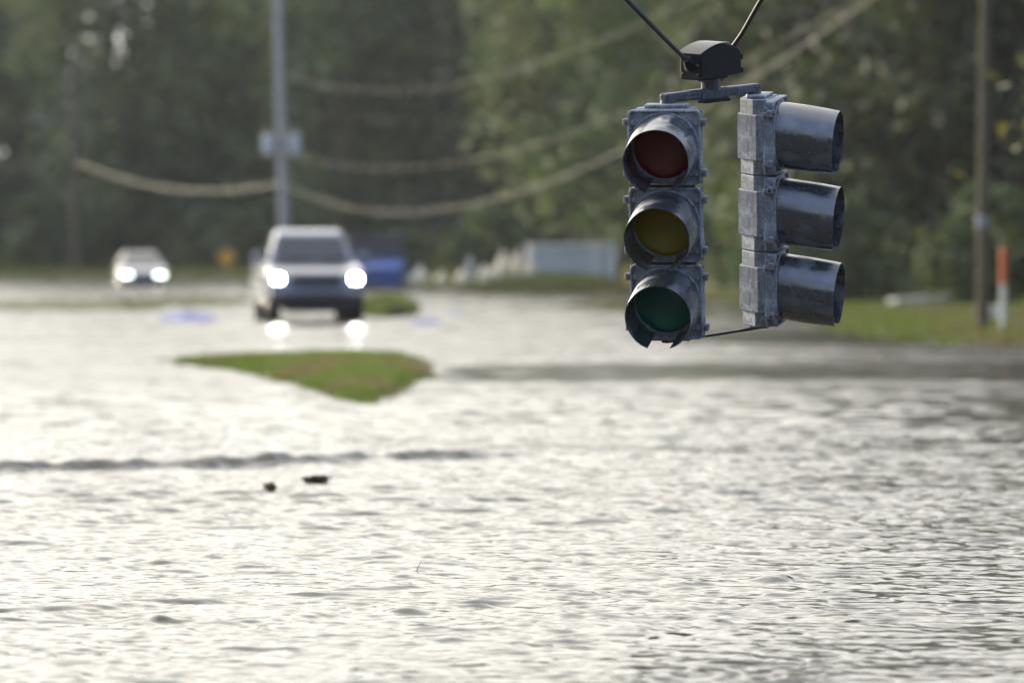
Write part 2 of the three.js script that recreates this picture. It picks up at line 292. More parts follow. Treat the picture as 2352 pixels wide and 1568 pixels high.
const bladeTuft = (() => {                                        // nine bent blades
  const r = rng(5), pos = [], idx = [];
  for (let b = 0; b < 9; b++) {
    const a = r() * 6.283, l = 0.7 + r() * 0.5, lean = 0.2 + r() * 0.5, x0 = (r() - 0.5) * 0.5, z0 = (r() - 0.5) * 0.5, w = 0.05, cx = Math.cos(a), sz = Math.sin(a), k = pos.length / 3;
    pos.push(x0 - sz * w, 0, z0 + cx * w, x0 + sz * w, 0, z0 - cx * w, x0 + cx * lean * 0.4 - sz * w * 0.7, l * 0.6, z0 + sz * lean * 0.4 + cx * w * 0.7, x0 + cx * lean * 0.4 + sz * w * 0.7, l * 0.6, z0 + sz * lean * 0.4 - cx * w * 0.7, x0 + cx * lean, l, z0 + sz * lean);
    idx.push(k, k + 1, k + 2, k + 1, k + 3, k + 2, k + 2, k + 3, k + 4);
  }
  const g = new THREE.BufferGeometry(); g.setAttribute('position', new THREE.Float32BufferAttribute(pos, 3)); g.setIndex(idx); g.computeVertexNormals(); return g;
})();
function grassOn(name, label, spots, size, seed, tone = 1) {      // spots: [x, y, z]
  const im = new THREE.InstancedMesh(bladeTuft, M.blade, spots.length), r = rng(seed), m = new THREE.Matrix4(), q = new THREE.Quaternion(), c = new THREE.Color();
  spots.forEach(([x, y, z], i) => {
    const s = size * (0.6 + 0.8 * r()); q.setFromAxisAngle(V(0, 1, 0), r() * 6.283); m.compose(V(x, y, z), q, V(s * 1.3, s, s * 1.3)); im.setMatrixAt(i, m);
    const dry = smooth(0.46, 0.64, fbm(x * 0.9 + 3, z * 0.35, 23, 3)), k = (0.75 + 0.5 * r()) * tone;
    im.setColorAt(i, c.setRGB(lerp(0.135, 0.19, dry) * k, lerp(0.185, 0.16, dry) * k, lerp(0.018, 0.055, dry) * k));
  });
  im.name = name; im.castShadow = im.receiveShadow = true; im.userData = { label, kind: 'stuff' }; scene.add(im); return im;
}
function scatterMound(mo, n, seed) {
  const r = rng(seed), out = [];
  for (let i = 0; i < n; i++) { const k = r() * mo.edge.length, e = mo.edge[Math.floor(k)], e2 = mo.edge[(Math.floor(k) + 1) % mo.edge.length], f = k % 1, s = Math.sqrt(r()) * 1.05 * (0.96 + 0.08 * vnoise(k * 0.9, 3, 8)), x = lerp(mo.c.x, lerp(e.x, e2.x, f), s), z = lerp(mo.c.z, lerp(e.z, e2.z, f), s); out.push([x, Math.max(mo.hgt(x, z, Math.min(s, 1)) - 0.01, -0.05), z]); }
  return out;
}
const island = mound('grass_island', [[374, 834], [520, 851], [640, 878], [760, 912], [850, 930], [900, 915], [925, 893], [985, 868], [975, 838], [930, 825], [830, 822], [700, 822], [560, 828]].map(([x, y]) => onWater(x, y)), 0.11, 'grass island left above the flood water');
grassOn('island_grass', 'short green and straw coloured grass on the island', scatterMound(island, 5200, 31), 0.09, 32, 1.25);
const strip = mound('road_verge', [[-300, 716], [60, 718], [300, 716], [470, 706], [600, 700], [615, 688], [540, 690], [440, 700], [250, 708], [-300, 708]].map(([x, y]) => onWater(x, y)), 0.15, 'dark muddy verge just above the water');
grassOn('verge_grass', 'sparse dark grass along the drowned verge', scatterMound(strip, 900, 33), 0.07, 34, 0.6);
const tuftMound = mound('grass_hummock', [[838, 728], [890, 733], [945, 728], [950, 715], [900, 706], [845, 708]].map(([x, y]) => onWater(x, y)), 0.2, 'small grassy hummock beside the pickup truck');
grassOn('hummock_grass', 'tall green grass on the hummock', scatterMound(tuftMound, 900, 35), 0.2, 36);
const spit = mound('mud_spit', [[1280, 704], [1380, 716], [1500, 728], [1640, 734], [1740, 728], [1640, 712], [1440, 697], [1330, 694]].map(([x, y]) => onWater(x, y)), 0.06, 'low dark spit of mud and grass at the water edge');
grassOn('spit_grass', 'dark wet grass on the spit', scatterMound(spit, 900, 37), 0.08, 38, 0.55);
{
  const r = rng(41), spots = [];
  while (spots.length < 15000) { const x = 5 + r() * 12, z = -84 - r() * 90; if (shoreDist(x, z) > -0.1) spots.push([x, landHeight(x, z) - 0.02, z]); }
  grassOn('bank_grass', 'bright green grass on the bank at the right', spots, 0.14, 42);
  const s2 = [];
  while (s2.length < 6000) { const x = -28 + r() * 34, z = -186 - r() * 90; if (shoreDist(x, z) > 0) s2.push([x, landHeight(x, z) - 0.02, z]); }
  grassOn('shore_grass', 'rough grass along the far shore', s2, 0.28, 43, 0.8);
}

// ------------------------------------------------------------------ trees
function leafCrown(seed, o) {                                     // many leaf-sized faces in clumps through the crown's volume
  const r = rng(seed), pos = [], col = [], idx = [], g3 = () => (r() + r() + r() - 1.5) * 1.15;
  const clumps = [];
  for (let i = 0; i < o.clumps; i++) {
    const a = r() * 6.283, hgt = Math.pow(r(), o.low ?? 0.8), env = o.shape(hgt), rad = env * Math.sqrt(0.15 + 0.85 * r());
    clumps.push([Math.cos(a) * rad, lerp(o.y0, o.y1, hgt), Math.sin(a) * rad]);
  }
  for (const [cx, cy, cz] of clumps) {
    const tone = 0.95 + 0.9 * r(), warm = r(), sp = o.spread * (0.6 + 0.8 * r());
    const base = [lerp(o.cool[0], o.warm[0], warm) * tone, lerp(o.cool[1], o.warm[1], warm) * tone, lerp(o.cool[2], o.warm[2], warm) * tone];
    for (let l = 0; l < o.leaves; l++) {
      const x = cx + g3() * sp, y = cy + g3() * sp * (o.droop ?? 0.7) - (o.hang ? r() * r() * o.hang : 0), z = cz + g3() * sp, s = o.size * (0.6 + 0.8 * r());
      const ax = V(g3(), g3() * 0.6, g3()).normalize(), bx = V(g3(), g3(), g3()).cross(ax).normalize(), k = pos.length / 3, v = 0.8 + 0.4 * r();
      for (const [p, q] of [[-1, 0], [0, -0.5], [1, 0], [0, 0.5]]) { pos.push(x + (ax.x * p + bx.x * q) * s, y + (ax.y * p + bx.y * q) * s, z + (ax.z * p + bx.z * q) * s); col.push(base[0] * v, base[1] * v, base[2] * v); }
      idx.push(k, k + 1, k + 2, k, k + 2, k + 3);
    }
  }
  const g = new THREE.BufferGeometry(); g.setAttribute('position', new THREE.Float32BufferAttribute(pos, 3)); g.setAttribute('color', new THREE.Float32BufferAttribute(col, 3)); g.setIndex(idx); g.computeVertexNormals();
  return { g, clumps };
}
function trunkOf(seed, clumps, o) {
  const r = rng(seed), list = [], segs = 6; let p = V(0, -0.4, 0), rad = o.r;
  const spine = [p.clone()];
  for (let i = 1; i <= segs; i++) { const q = V((r() - 0.5) * o.bend * i / segs, o.h * i / segs, (r() - 0.5) * o.bend * i / segs), r1 = o.r * (1 - 0.82 * i / segs); list.push(rod(p, q, rad, r1, 9)); p = q; rad = r1; spine.push(q.clone()); }
  for (let i = 0; i < o.limbs; i++) { const c = clumps[Math.floor(r() * clumps.length)], t = V(...c), k = clamp(Math.floor(t.y / o.h * segs * 0.75), 1, segs - 1), s = spine[k], mid = s.clone().lerp(t, 0.5).add(V(0, 0.5, 0)), r0 = o.r * (1 - 0.82 * k / segs) * 0.55; list.push(rod(s, mid, r0, r0 * 0.6, 6), rod(mid, t, r0 * 0.6, 0.02, 6)); }
  return boxUV(join(list), 1.2);
}
function treeKind(seed, o) { const c = leafCrown(seed, o), t = trunkOf(seed + 1, c.clumps, o); return { crown: c.g, trunk: t }; }
const oakShape = (R) => (h) => R * Math.pow(Math.sin(Math.PI * clamp(0.12 + h * 0.82)), 0.6);
const pineShape = (R) => (h) => R * (1 - h) * 0.9 + 0.5;
const KINDS = {
  oak: treeKind(101, { clumps: 130, leaves: 62, y0: 2, y1: 19, shape: oakShape(5.2), spread: 1.15, size: 0.3, warm: [0.105, 0.13, 0.03], cool: [0.042, 0.078, 0.027], h: 16, r: 0.42, bend: 1.6, limbs: 26, low: 0.9 }),
  mossy: treeKind(111, { clumps: 120, leaves: 66, y0: 3, y1: 20, shape: oakShape(4.4), spread: 1.0, size: 0.3, warm: [0.165, 0.185, 0.06], cool: [0.07, 0.105, 0.045], hang: 2.6, droop: 1.2, h: 17, r: 0.4, bend: 1.2, limbs: 24, low: 0.8 }),
  pine: treeKind(121, { clumps: 110, leaves: 64, y0: 8, y1: 24, shape: pineShape(4), spread: 0.95, size: 0.26, warm: [0.08, 0.09, 0.022], cool: [0.032, 0.058, 0.022], h: 23, r: 0.3, bend: 0.6, limbs: 30, low: 1.1 }),
  dark: treeKind(131, { clumps: 130, leaves: 62, y0: 1.2, y1: 16, shape: oakShape(4.8), spread: 1.15, size: 0.28, warm: [0.06, 0.065, 0.02], cool: [0.03, 0.045, 0.02], h: 13, r: 0.45, bend: 1.4, limbs: 24, low: 0.95 }),
  shrub: treeKind(141, { clumps: 46, leaves: 60, y0: 0.2, y1: 3.2, shape: oakShape(1.9), spread: 0.55, size: 0.2, warm: [0.10, 0.12, 0.03], cool: [0.045, 0.075, 0.03], h: 2.2, r: 0.08, bend: 0.6, limbs: 12 }),
  yellow: treeKind(151, { clumps: 120, leaves: 60, y0: 2.2, y1: 12, shape: oakShape(4), spread: 0.7, size: 0.17, warm: [0.12, 0.11, 0.02], cool: [0.07, 0.09, 0.02], h: 10, r: 0.25, bend: 1, limbs: 30 }),
};
function tree(kind, name, label, px, d, s, turn, category = 'tree', group) {
  const x = (px - 1176) / FPX * d, t = thing(name, label, category, V(x, landHeight(x, -d), -d), turn, group);
  t.scale.setScalar(s); part(t, 'crown', KINDS[kind].crown, M.leaf); part(t, 'trunk', KINDS[kind].trunk, M.bark); return t;
}
tree('oak', 'shade_tree', 'dark grey green tree at the left edge, left of the thin dark pole', 20, 288, 0.95, 0.3);
tree('mossy', 'moss_draped_tree', 'pale olive tree with hanging moss just right of the thin dark pole', 245, 278, 1.05, 1.1);
tree('pine', 'pine_tree', 'tall grey green pine between the mossy tree and the grey pole', 430, 292, 0.95, 2.2);
tree('oak', 'shade_tree', 'dull green tree directly behind the grey pole', 590, 282, 0.9, 4.1);
tree('mossy', 'moss_draped_tree', 'light olive tree just right of the grey pole, above the pickup truck', 800, 268, 1.0, 2.6);
tree('oak', 'shade_tree', 'olive tree above the blue dumpster', 985, 272, 0.95, 5.2);
tree('dark', 'shade_tree', 'dark green tree above the cream bags', 1140, 262, 1.15, 0.9);
tree('mossy', 'moss_draped_tree', 'greyish green tree behind the white monument sign', 1330, 236, 0.95, 3.7);
tree('oak', 'shade_tree', 'olive brown tree behind the left signal head', 1545, 222, 1.0, 1.9);
tree('oak', 'shade_tree', 'olive green tree between the two signal heads and the right edge of the right one', 1790, 196, 0.95, 2.8);
tree('dark', 'shade_tree', 'very dark tree just right of the signal visors', 1985, 172, 1.05, 3.4);
tree('dark', 'shade_tree', 'thick dark tree just left of the wooden utility pole', 2185, 150, 1.05, 5.6);
tree('dark', 'shade_tree', 'dark tree at the right edge behind the orange and white marker', 2380, 146, 1.05, 4.4);
tree('yellow', 'yellow_leaved_tree', 'yellow green tree reaching in at the upper right edge', 2905, 82, 1.0, 0.4);
[[110, 272, 1.1], [470, 270, 0.9], [560, 266, 0.8], [930, 206, 0.55], [1125, 206, 0.8], [1480, 196, 0.9], [1860, 150, 1.0], [1930, 140, 0.75], [2010, 158, 1.1], [2290, 128, 0.8]].forEach(([px, d, s], i) =>
  tree('shrub', 'shrub', ['leafy shrub on the far shore left of the small grey car', 'dark shrub on the far shore left of the amber sign', 'dark shrub on the far shore right of the amber sign', 'low shrub behind the blue dumpster', 'yellowish shrub behind the two tallest cream bags', 'shrub just right of the white monument sign', 'olive shrub on the right bank nearest the signal', 'small shrub on the right bank beside the pale slab', 'large dark shrub behind the pale slab', 'shrub behind the orange and white marker'][i], px, d, s, i * 1.3, 'shrub'));
function woods(name, label, list, seed) {                         // a wood that reads as one mass: [kind, x, z, scale]
  const W = new THREE.Group(), r = rng(seed), m = new THREE.Matrix4(), q = new THREE.Quaternion(), c = new THREE.Color(); W.name = name; W.userData = { kind: 'stuff', label };
  for (const kind of [...new Set(list.map((l) => l[0]))]) {
    const mine = list.filter((l) => l[0] === kind), A = new THREE.InstancedMesh(KINDS[kind].crown, M.leaf, mine.length), B = new THREE.InstancedMesh(KINDS[kind].trunk, M.bark, mine.length);
    mine.forEach(([, x, z, s], i) => { q.setFromAxisAngle(V(0, 1, 0), r() * 6.283); m.compose(V(x, landHeight(x, z), z), q, V(s, s * (0.9 + 0.25 * r()), s)); A.setMatrixAt(i, m); B.setMatrixAt(i, m); const k = 0.8 + 0.4 * r(); A.setColorAt(i, c.setRGB(k, k, k)); });
    A.name = kind === 'shrub' ? 'undergrowth_foliage' : 'foliage'; B.name = kind === 'shrub' ? 'undergrowth_stems' : 'trunks'; A.userData.kind = B.userData.kind = 'stuff'; A.castShadow = A.receiveShadow = B.castShadow = true; W.add(A, B);
  }
  scene.add(W); return W;
}
{
  const r = rng(61), far = [], near = [], ks = ['oak', 'mossy', 'pine', 'dark', 'pine'];
  for (let i = 0; i < 120; i++) { const x = -75 + r() * 120, z = -300 - r() * 90; const q = x / -z, low = Math.abs(q + 0.0617) < 0.02 || Math.abs(q + 0.038) < 0.018; far.push([ks[Math.floor(r() * 5)], x, z, low ? 0.62 + r() * 0.12 : 0.8 + r() * 0.3]); }
  for (let i = 0; i < 60; i++) { const x = -40 + r() * 60, z = -276 - r() * 30; far.push(['shrub', x, z, 1.2 + r() * 0.8]); }
  for (let i = 0; i < 46; i++) { const x = 11 + r() * 45, z = -150 - r() * 150; far.push([ks[Math.floor(r() * 5)], x, z, 0.8 + r() * 0.35]); }
  for (let i = 0; i < 30; i++) { const x = 8 + r() * 14, z = -165 - r() * 80; far.push(['shrub', x, z, 1 + r() * 0.9]); }
  for (let i = 0; i < 26; i++) { const x = 17 + r() * 40, z = -76 - r() * 75; far.push([ks[Math.floor(r() * 5)], x, z, 0.8 + r() * 0.3]); }
  woods('background_woods', 'deep green woods closing off the view behind the flooded road', far, 62);
  for (let i = 0; i < 70; i++) { const x = -70 + r() * 150, z = 30 + r() * 34; near.push([['dark', 'pine', 'dark', 'oak'][Math.floor(r() * 4)], x, z, 0.5 + r() * r() * 0.75]); }
  for (const [x, z, k, kind] of [[-9.6, -4, 0.85, 'pine'], [-12.5, -1, 0.5, 'dark'], [-6.5, 1, 0.42, 'dark'], [-16, -5, 0.5, 'dark'], [-4, 5, 0.5, 'dark'], [-19, 0, 0.6, 'oak'], [-11, 6, 0.6, 'pine'], [3, 9, 0.5, 'dark'], [-14, 8, 0.7, 'dark']]) near.push([kind, x, z, k]);
  woods('facing_woods', 'dark tree line mirrored in the glossy signal visors', near, 63);
}

// ------------------------------------------------------------------ the traffic signal
const SEC = 0.356;
const G = {};                                                     // shared shapes of a signal section
G.neck = boxUV(prism([[-0.137, 0.002], [-0.137, -0.064], [-0.055, -0.139], [0.055, -0.139], [0.137, -0.064], [0.137, 0.002]].reverse(), SEC - 0.004, 0.004), 0.34);
G.bulge = boxUV(prism([[-0.162, -0.004], [-0.162, -0.046], [-0.062, -0.152], [0.062, -0.152], [0.162, -0.046], [0.162, -0.004]].reverse(), 0.214, 0.005), 0.34);
G.door = (() => {
  const s = roundRect(0.336, SEC - 0.012, 0.025); const h = new THREE.Path(); h.absarc(0, 0, 0.147, 0, 6.2832, true); s.holes.push(h);
  const plate = new THREE.ExtrudeGeometry(s, { depth: 0.022, bevelEnabled: true, bevelThickness: 0.004, bevelSize: 0.003, bevelOffset: -0.003, bevelSegments: 2, curveSegments: 40 }).translate(0, 0, 0.006);
  const o = roundRect(0.336, SEC - 0.012, 0.025), i = roundRect(0.316, SEC - 0.032, 0.022); o.holes.push(new THREE.Path(i.getPoints(10).reverse()));
  const rim = new THREE.ExtrudeGeometry(o, { depth: 0.008, bevelEnabled: true, bevelThickness: 0.003, bevelSize: 0.002, bevelOffset: -0.002, bevelSegments: 2 }).translate(0, 0, 0.034);
  return boxUV(join([plate, rim]), 0.34);
})();
G.collar = boxUV(join([new THREE.TorusGeometry(0.158, 0.0075, 8, 64).translate(0, 0, 0.037), new THREE.TorusGeometry(0.148, 0.006, 8, 64).translate(0, 0, 0.034)]), 0.34);
G.lens = (() => { const p = []; for (let i = 0; i <= 14; i++) { const a = i / 14; p.push(new THREE.Vector2(0.147 * a, 0.034 * (1 - a * a))); } return new THREE.LatheGeometry(p, 64).rotateX(Math.PI / 2).translate(0, 0, 0.012); })();
function visorGeometry(seed) {                                    // a tunnel with a slot along the bottom, of sheet metal
  const nA = 72, nL = 14, t = 0.003, slot = 20 * D2R, R = rng(seed), pos = [], uv = [], idx = [], dent = [R() * 6, R() * 6];
  const P = (ia, il, out) => {
    const a = -Math.PI / 2 + slot + (ia / nA) * (2 * Math.PI - 2 * slot), l = il / nL, top = (Math.sin(a) + 1) / 2, len = lerp(0.26, 0.284, top);
    const rad = lerp(0.1555, 0.1515, l) + (out ? 0 : -t) + 0.0012 * Math.sin(2 * a + dent[0]) * l + 0.0008 * Math.sin(5 * a + dent[1] + l * 3) + 0.003 * Math.sin(Math.PI * l);
    const z = l * len; return [Math.cos(a) * rad, Math.sin(a) * rad - z * Math.tan(8 * D2R), 0.038 + z, a * 0.155, z];
  };
  for (const out of [true, false]) for (let il = 0; il <= nL; il++) for (let ia = 0; ia <= nA; ia++) { const [x, y, z, u, v] = P(ia, il, out); pos.push(x, y, z); uv.push(u / 0.4 + dent[0], v / 0.4 + dent[1]); }
  const w = nA + 1, half = w * (nL + 1);
  for (let il = 0; il < nL; il++) for (let ia = 0; ia < nA; ia++) { const a = il * w + ia, b = a + 1, c = a + w, d = c + 1; idx.push(a, b, d, a, d, c); idx.push(half + a, half + d, half + b, half + a, half + c, half + d); }
  const g0 = new THREE.BufferGeometry(); g0.setAttribute('position', new THREE.Float32BufferAttribute(pos, 3)); g0.setAttribute('uv', new THREE.Float32BufferAttribute(uv, 2)); g0.setIndex(idx); g0.computeVertexNormals();
  const rp = [], ru = [], ri = []; const quad = (a, b, c, d) => { const k = rp.length / 3; for (const q of [a, b, c, d]) { rp.push(q[0], q[1], q[2]); ru.push(q[3] / 0.5, q[4] / 0.5); } ri.push(k, k + 1, k + 2, k, k + 2, k + 3); };
  for (let ia = 0; ia < nA; ia++) quad(P(ia, nL, true), P(ia + 1, nL, true), P(ia + 1, nL, false), P(ia, nL, false));
  for (let il = 0; il < nL; il++) { quad(P(0, il, true), P(0, il + 1, true), P(0, il + 1, false), P(0, il, false)); quad(P(nA, il, false), P(nA, il + 1, false), P(nA, il + 1, true), P(nA, il, true)); }
  const g1 = new THREE.BufferGeometry(); g1.setAttribute('position', new THREE.Float32BufferAttribute(rp, 3)); g1.setAttribute('uv', new THREE.Float32BufferAttribute(ru, 2)); g1.setIndex(ri); g1.computeVertexNormals();
  return join([g0, g1]);
}
G.visors = [1, 2, 3, 4, 5, 6].map((s) => visorGeometry(s * 7));
G.latch = boxUV(join([rbox(0.03, 0.034, 0.03, 0.006, 0.012, 0, 0.024), rbox(0.018, 0.02, 0.042, 0.005, 0.018, 0.004, 0.012), rbox(0.085, 0.026, 0.009, 0.003, -0.04, 0, 0.036)]), 0.34);
G.bolt = join([new THREE.CylinderGeometry(0.006, 0.006, 0.008, 6).rotateX(Math.PI / 2), new THREE.SphereGeometry(0.0048, 8, 5).translate(0, 0, 0.004)]);
G.hinge = boxUV(join([cyl(0.006, 0.006, SEC - 0.02, 8), cyl(0.0095, 0.0095, 0.05, 10, 0, 0.1, 0), cyl(0.0095, 0.0095, 0.05, 10, 0, -0.1, 0)]), 0.34);
const signal = thing('traffic_signal', 'two headed grey traffic signal hanging low over the flood water', 'traffic light', at(1634, 213, 26.3));
signal.rotation.set(7 * D2R, 0, 1.0 * D2R);
const armDir = V(0.72, 0, -0.69).normalize(), armTurn = Math.atan2(0.69, 0.72);
function signalHead(spot, turn, first, label) {
  const H = new THREE.Group(); H.name = 'signal_head'; H.userData.label = label; H.position.copy(spot); H.rotation.y = turn; signal.add(H);
  ['lensRed', 'lensAmber', 'lensGreen'].forEach((lens, i) => {
    const y = (1 - i) * SEC, put = (n, g, m, l) => { const o = part(H, n, g, m, l); o.position.y = y; return o; };
    put('housing', G.neck, M.steel); put('housing_cover', G.bulge, M.steel); put('door', G.door, M.steel); put('lens_ring', G.collar, M.steel);
    put('lens', G.lens, M[lens], ['unlit dark red lens', 'unlit dark amber lens', 'unlit dark green lens'][i]);
    put('visor', G.visors[first + i], M.visor);
    for (const [sx, sy] of [[1, 0.115], [1, -0.118], [-1, 0.115], [-1, -0.118]]) {
      const l = put('latch', G.latch, M.steel); l.position.x = sx * 0.166; l.position.y += sy; if (sx < 0) l.rotation.z = Math.PI;
      for (const bx of [0.178, 0.104]) { const b = put('bolt', G.bolt, M.bolt); b.position.set(sx * bx, y + sy, bx > 0.15 ? 0.041 : 0.043); }
    }
    for (const s of [-1, 1]) { const h = put('hinge', G.hinge, M.steel); h.position.x = s * 0.166; h.position.z = -0.002; }
  });
  part(H, 'end_cap', boxUV(rbox(0.2, 0.016, 0.09, 0.006, 0, 1.5 * SEC + 0.006, -0.055), 0.34), M.steel); part(H, 'end_cap', boxUV(rbox(0.2, 0.012, 0.09, 0.005, 0, -1.5 * SEC - 0.004, -0.055), 0.34), M.steel);
}
const headTop = -0.024;
{
  const post = (s) => armDir.clone().multiplyScalar(0.285 * s);
  const front = (t) => V(Math.sin(t), 0, Math.cos(t)).multiplyScalar(0.085);
  const tl = -10 * D2R, tr = 76.5 * D2R;
  signalHead(post(-1).add(front(tl)).setY(headTop - 1.5 * SEC - 0.014), tl, 0, 'signal head facing the viewer with three dark lenses');
  signalHead(post(1).add(front(tr)).setY(headTop - 1.5 * SEC - 0.014), tr, 3, 'signal head turned to the right, seen from its side');
  // top arm and hub
  const arm = join([rbox(0.63, 0.044, 0.052, 0.012), rbox(0.19, 0.054, 0.066, 0.012, 0, -0.002, 0), rbox(0.09, 0.03, 0.058, 0.012, -0.12, 0.01, 0), cyl(0.032, 0.04, 0.05, 24, -0.285, -0.03, 0), cyl(0.032, 0.04, 0.05, 24, 0.285, -0.03, 0)]);
  const A = part(signal, 'hanger_arm', boxUV(arm, 0.34), M.steelDark); A.rotation.y = armTurn;
  const nut = part(signal, 'hub_plate', boxUV(rbox(0.17, 0.014, 0.05, 0.004, 0.02, -0.036, 0), 0.34), M.black); nut.rotation.y = armTurn;
  const stem = part(signal, 'hub_stem', boxUV(join([cyl(0.042, 0.046, 0.06, 24, 0, 0.045, 0), rbox(0.11, 0.02, 0.07, 0.006, 0, 0.064, 0)]), 0.34), M.steelDark); stem.rotation.y = armTurn;
  // lower strap
  const strapY = headTop - 3 * SEC - 0.034;
  const st = part(signal, 'bottom_strap', boxUV(join([rbox(0.66, 0.011, 0.038, 0.003), cyl(0.018, 0.018, 0.03, 12, -0.285, 0.012, 0), cyl(0.018, 0.018, 0.03, 12, 0.285, 0.012, 0)]), 0.34), M.black); st.rotation.y = armTurn; st.position.y = strapY;
  // wiring box with an arched lid
  const w = 0.135, sh = new THREE.Shape(); sh.moveTo(-w, 0.008); sh.lineTo(-w, 0.135); sh.quadraticCurveTo(-0.06, 0.18, 0.01, 0.182); sh.quadraticCurveTo(0.09, 0.18, w - 0.004, 0.142); sh.lineTo(w, 0.125); sh.lineTo(w, 0.022); sh.lineTo(w - 0.02, 0.014); sh.lineTo(0.05, 0.012); sh.lineTo(0.04, 0.0); sh.lineTo(-w + 0.01, 0);
  const body = new THREE.ExtrudeGeometry(sh, { depth: 0.118, bevelEnabled: true, bevelThickness: 0.01, bevelSize: 0.008, bevelOffset: -0.008, bevelSegments: 3, curveSegments: 16 }).translate(0, 0, -0.059);
  const B = new THREE.Group(); B.name = 'wiring_box'; B.position.y = 0.07; B.scale.y = 0.88; B.rotation.y = armTurn; signal.add(B);
  part(B, 'case', boxUV(body, 0.34), M.black);
  const lid = new THREE.Shape(); lid.moveTo(-w - 0.006, 0.134); lid.quadraticCurveTo(-0.06, 0.1845, 0.01, 0.1865); lid.lineTo(0.055, 0.184); lid.lineTo(0.055, 0.188); lid.lineTo(0.01, 0.1915); lid.quadraticCurveTo(-0.06, 0.19, -w - 0.01, 0.141);
  part(B, 'lid', boxUV(new THREE.ExtrudeGeometry(lid, { depth: 0.15, bevelEnabled: false, curveSegments: 14 }).translate(0, 0, -0.075), 0.34), std(0.02, 0.022, 0.026, { roughness: 0.32, specularIntensity: 0.7 }));
  part(B, 'boot', boxUV(new THREE.CylinderGeometry(0.016, 0.046, 0.05, 20, 1, false).rotateZ(1.05).translate(-w - 0.018, 0.098, 0.01), 0.34), M.black);
  for (const y of [0.105, 0.035]) part(B, 'knob', boxUV(rbox(0.024, 0.034, 0.03, 0.008, w + 0.002, y, 0.055), 0.34), M.black);
  for (const [y, z] of [[0.08, 0.052], [0.03, 0.052], [0.03, -0.045]]) part(B, 'screw', new THREE.SphereGeometry(0.007, 10, 8).translate(-w - 0.003, y, z), M.bolt);
  const twist = new THREE.CatmullRomCurve3([V(-0.11, 0.07, 0.05), V(-0.112, 0.04, 0.055), V(-0.108, 0.0, 0.05), V(-0.12, -0.03, 0.045)]);
  const tw = part(signal, 'tie_wire', new THREE.TubeGeometry(twist, 20, 0.0022, 6), M.rubber); tw.rotation.y = armTurn;
}
signal.updateMatrixWorld(true);
// the cables it hangs from, and the poles beyond the frame that hold them
function cable(name, label, from, via, height, polePos) {
  const dir = via.clone().sub(from), k = (height - from.y) / dir.y, top = from.clone().addScaledVector(dir, k); if (polePos) top.set(polePos.x, height, polePos.z);
  const q1 = from.clone().lerp(via, 0.35).add(V(0.004, -0.006, 0)), curve = new THREE.CatmullRomCurve3([from, q1, via, via.clone().lerp(top, 0.5).add(V(0, -0.05, 0)), top], false, 'centripetal');
  solo(name, new THREE.TubeGeometry(curve, 120, 0.0105, 9), M.rubber, label, 'cable', 'cables holding the traffic signal'); return top;
}
{
  const boxL = signal.localToWorld(armDir.clone().multiplyScalar(-0.165).setY(0.168)), boxR = signal.localToWorld(armDir.clone().multiplyScalar(0.13).setY(0.19));
  const topL = cable('span_cable', 'black cable rising to the upper left from the wiring box', boxL, at(1441, 0, 26.1), 7.0);
  const topR = cable('span_cable', 'black cable rising steeply to the upper right behind the wiring box', boxR, at(1749, 0, 26.1), 7.0);
  for (const [p, l] of [[topL, 'wooden span pole just outside the left of the view'], [topR, 'wooden span pole just outside the right of the view']])
    solo('span_pole', boxUV(cyl(0.13, 0.17, 8.1, 16, p.x + (p.x < 0 ? -0.14 : 0.14), 3.6, p.z), 1.2), M.pole, l, 'pole', 'span poles of the signal');
}

// ------------------------------------------------------------------ vehicles
function wheelGeo(r, w) {
  const p = [[r * 0.55, -w / 2], [r * 0.92, -w / 2], [r, -w * 0.36], [r, w * 0.36], [r * 0.92, w / 2], [r * 0.55, w / 2]].map(([a, b]) => new THREE.Vector2(a, b));
  const tyre = new THREE.LatheGeometry(p, 32).rotateZ(Math.PI / 2), rim = [cyl(r * 0.56, r * 0.56, w * 0.7, 28).rotateZ(Math.PI / 2)];
  for (let i = 0; i < 6; i++) rim.push(rbox(w * 0.86, r * 0.5, r * 0.13, 0.01).translate(0, r * 0.27, 0).rotateX(i * Math.PI / 3));
  return [tyre, join(rim)];
}
function sideBody(points, arches, width, bevel, taper) {          // a side outline [z, y] drawn across the width, arches cut from its lower edge, sides leaning in upwards
  const s = new THREE.Shape(); s.moveTo(points[0][0], points[0][1]);
  for (const p of points.slice(1)) p.length === 4 ? s.quadraticCurveTo(p[0], p[1], p[2], p[3]) : s.lineTo(p[0], p[1]);
  for (const [z, y, r] of arches) s.absarc(z, y, r, 0, Math.PI, false);
  s.closePath();
  const g = new THREE.ExtrudeGeometry(s, { depth: width - 2 * bevel, bevelEnabled: true, bevelThickness: bevel, bevelSize: bevel, bevelOffset: -bevel, bevelSegments: 4, curveSegments: 14 }).translate(0, 0, -width / 2 + bevel);
  g.rotateY(-Math.PI / 2);
  const p = g.attributes.position; for (let i = 0; i < p.count; i++) p.setX(i, p.getX(i) * taper(p.getY(i), p.getZ(i)));
  g.computeVertexNormals(); return bare(g);
}
function headlight(parent, g, mat, x, y, z, power, sink) {
  part(parent, 'headlight', g.clone().translate(x, y, z), mat);
  const s = new THREE.SpotLight(mat.emissive, power, 60, 0.5, 0.7, 2); s.position.set(x, y, z + 0.12); s.target.position.set(x, y - 1.2, z + 30); s.castShadow = true; s.shadow.radius = 4; parent.add(s, s.target);
}
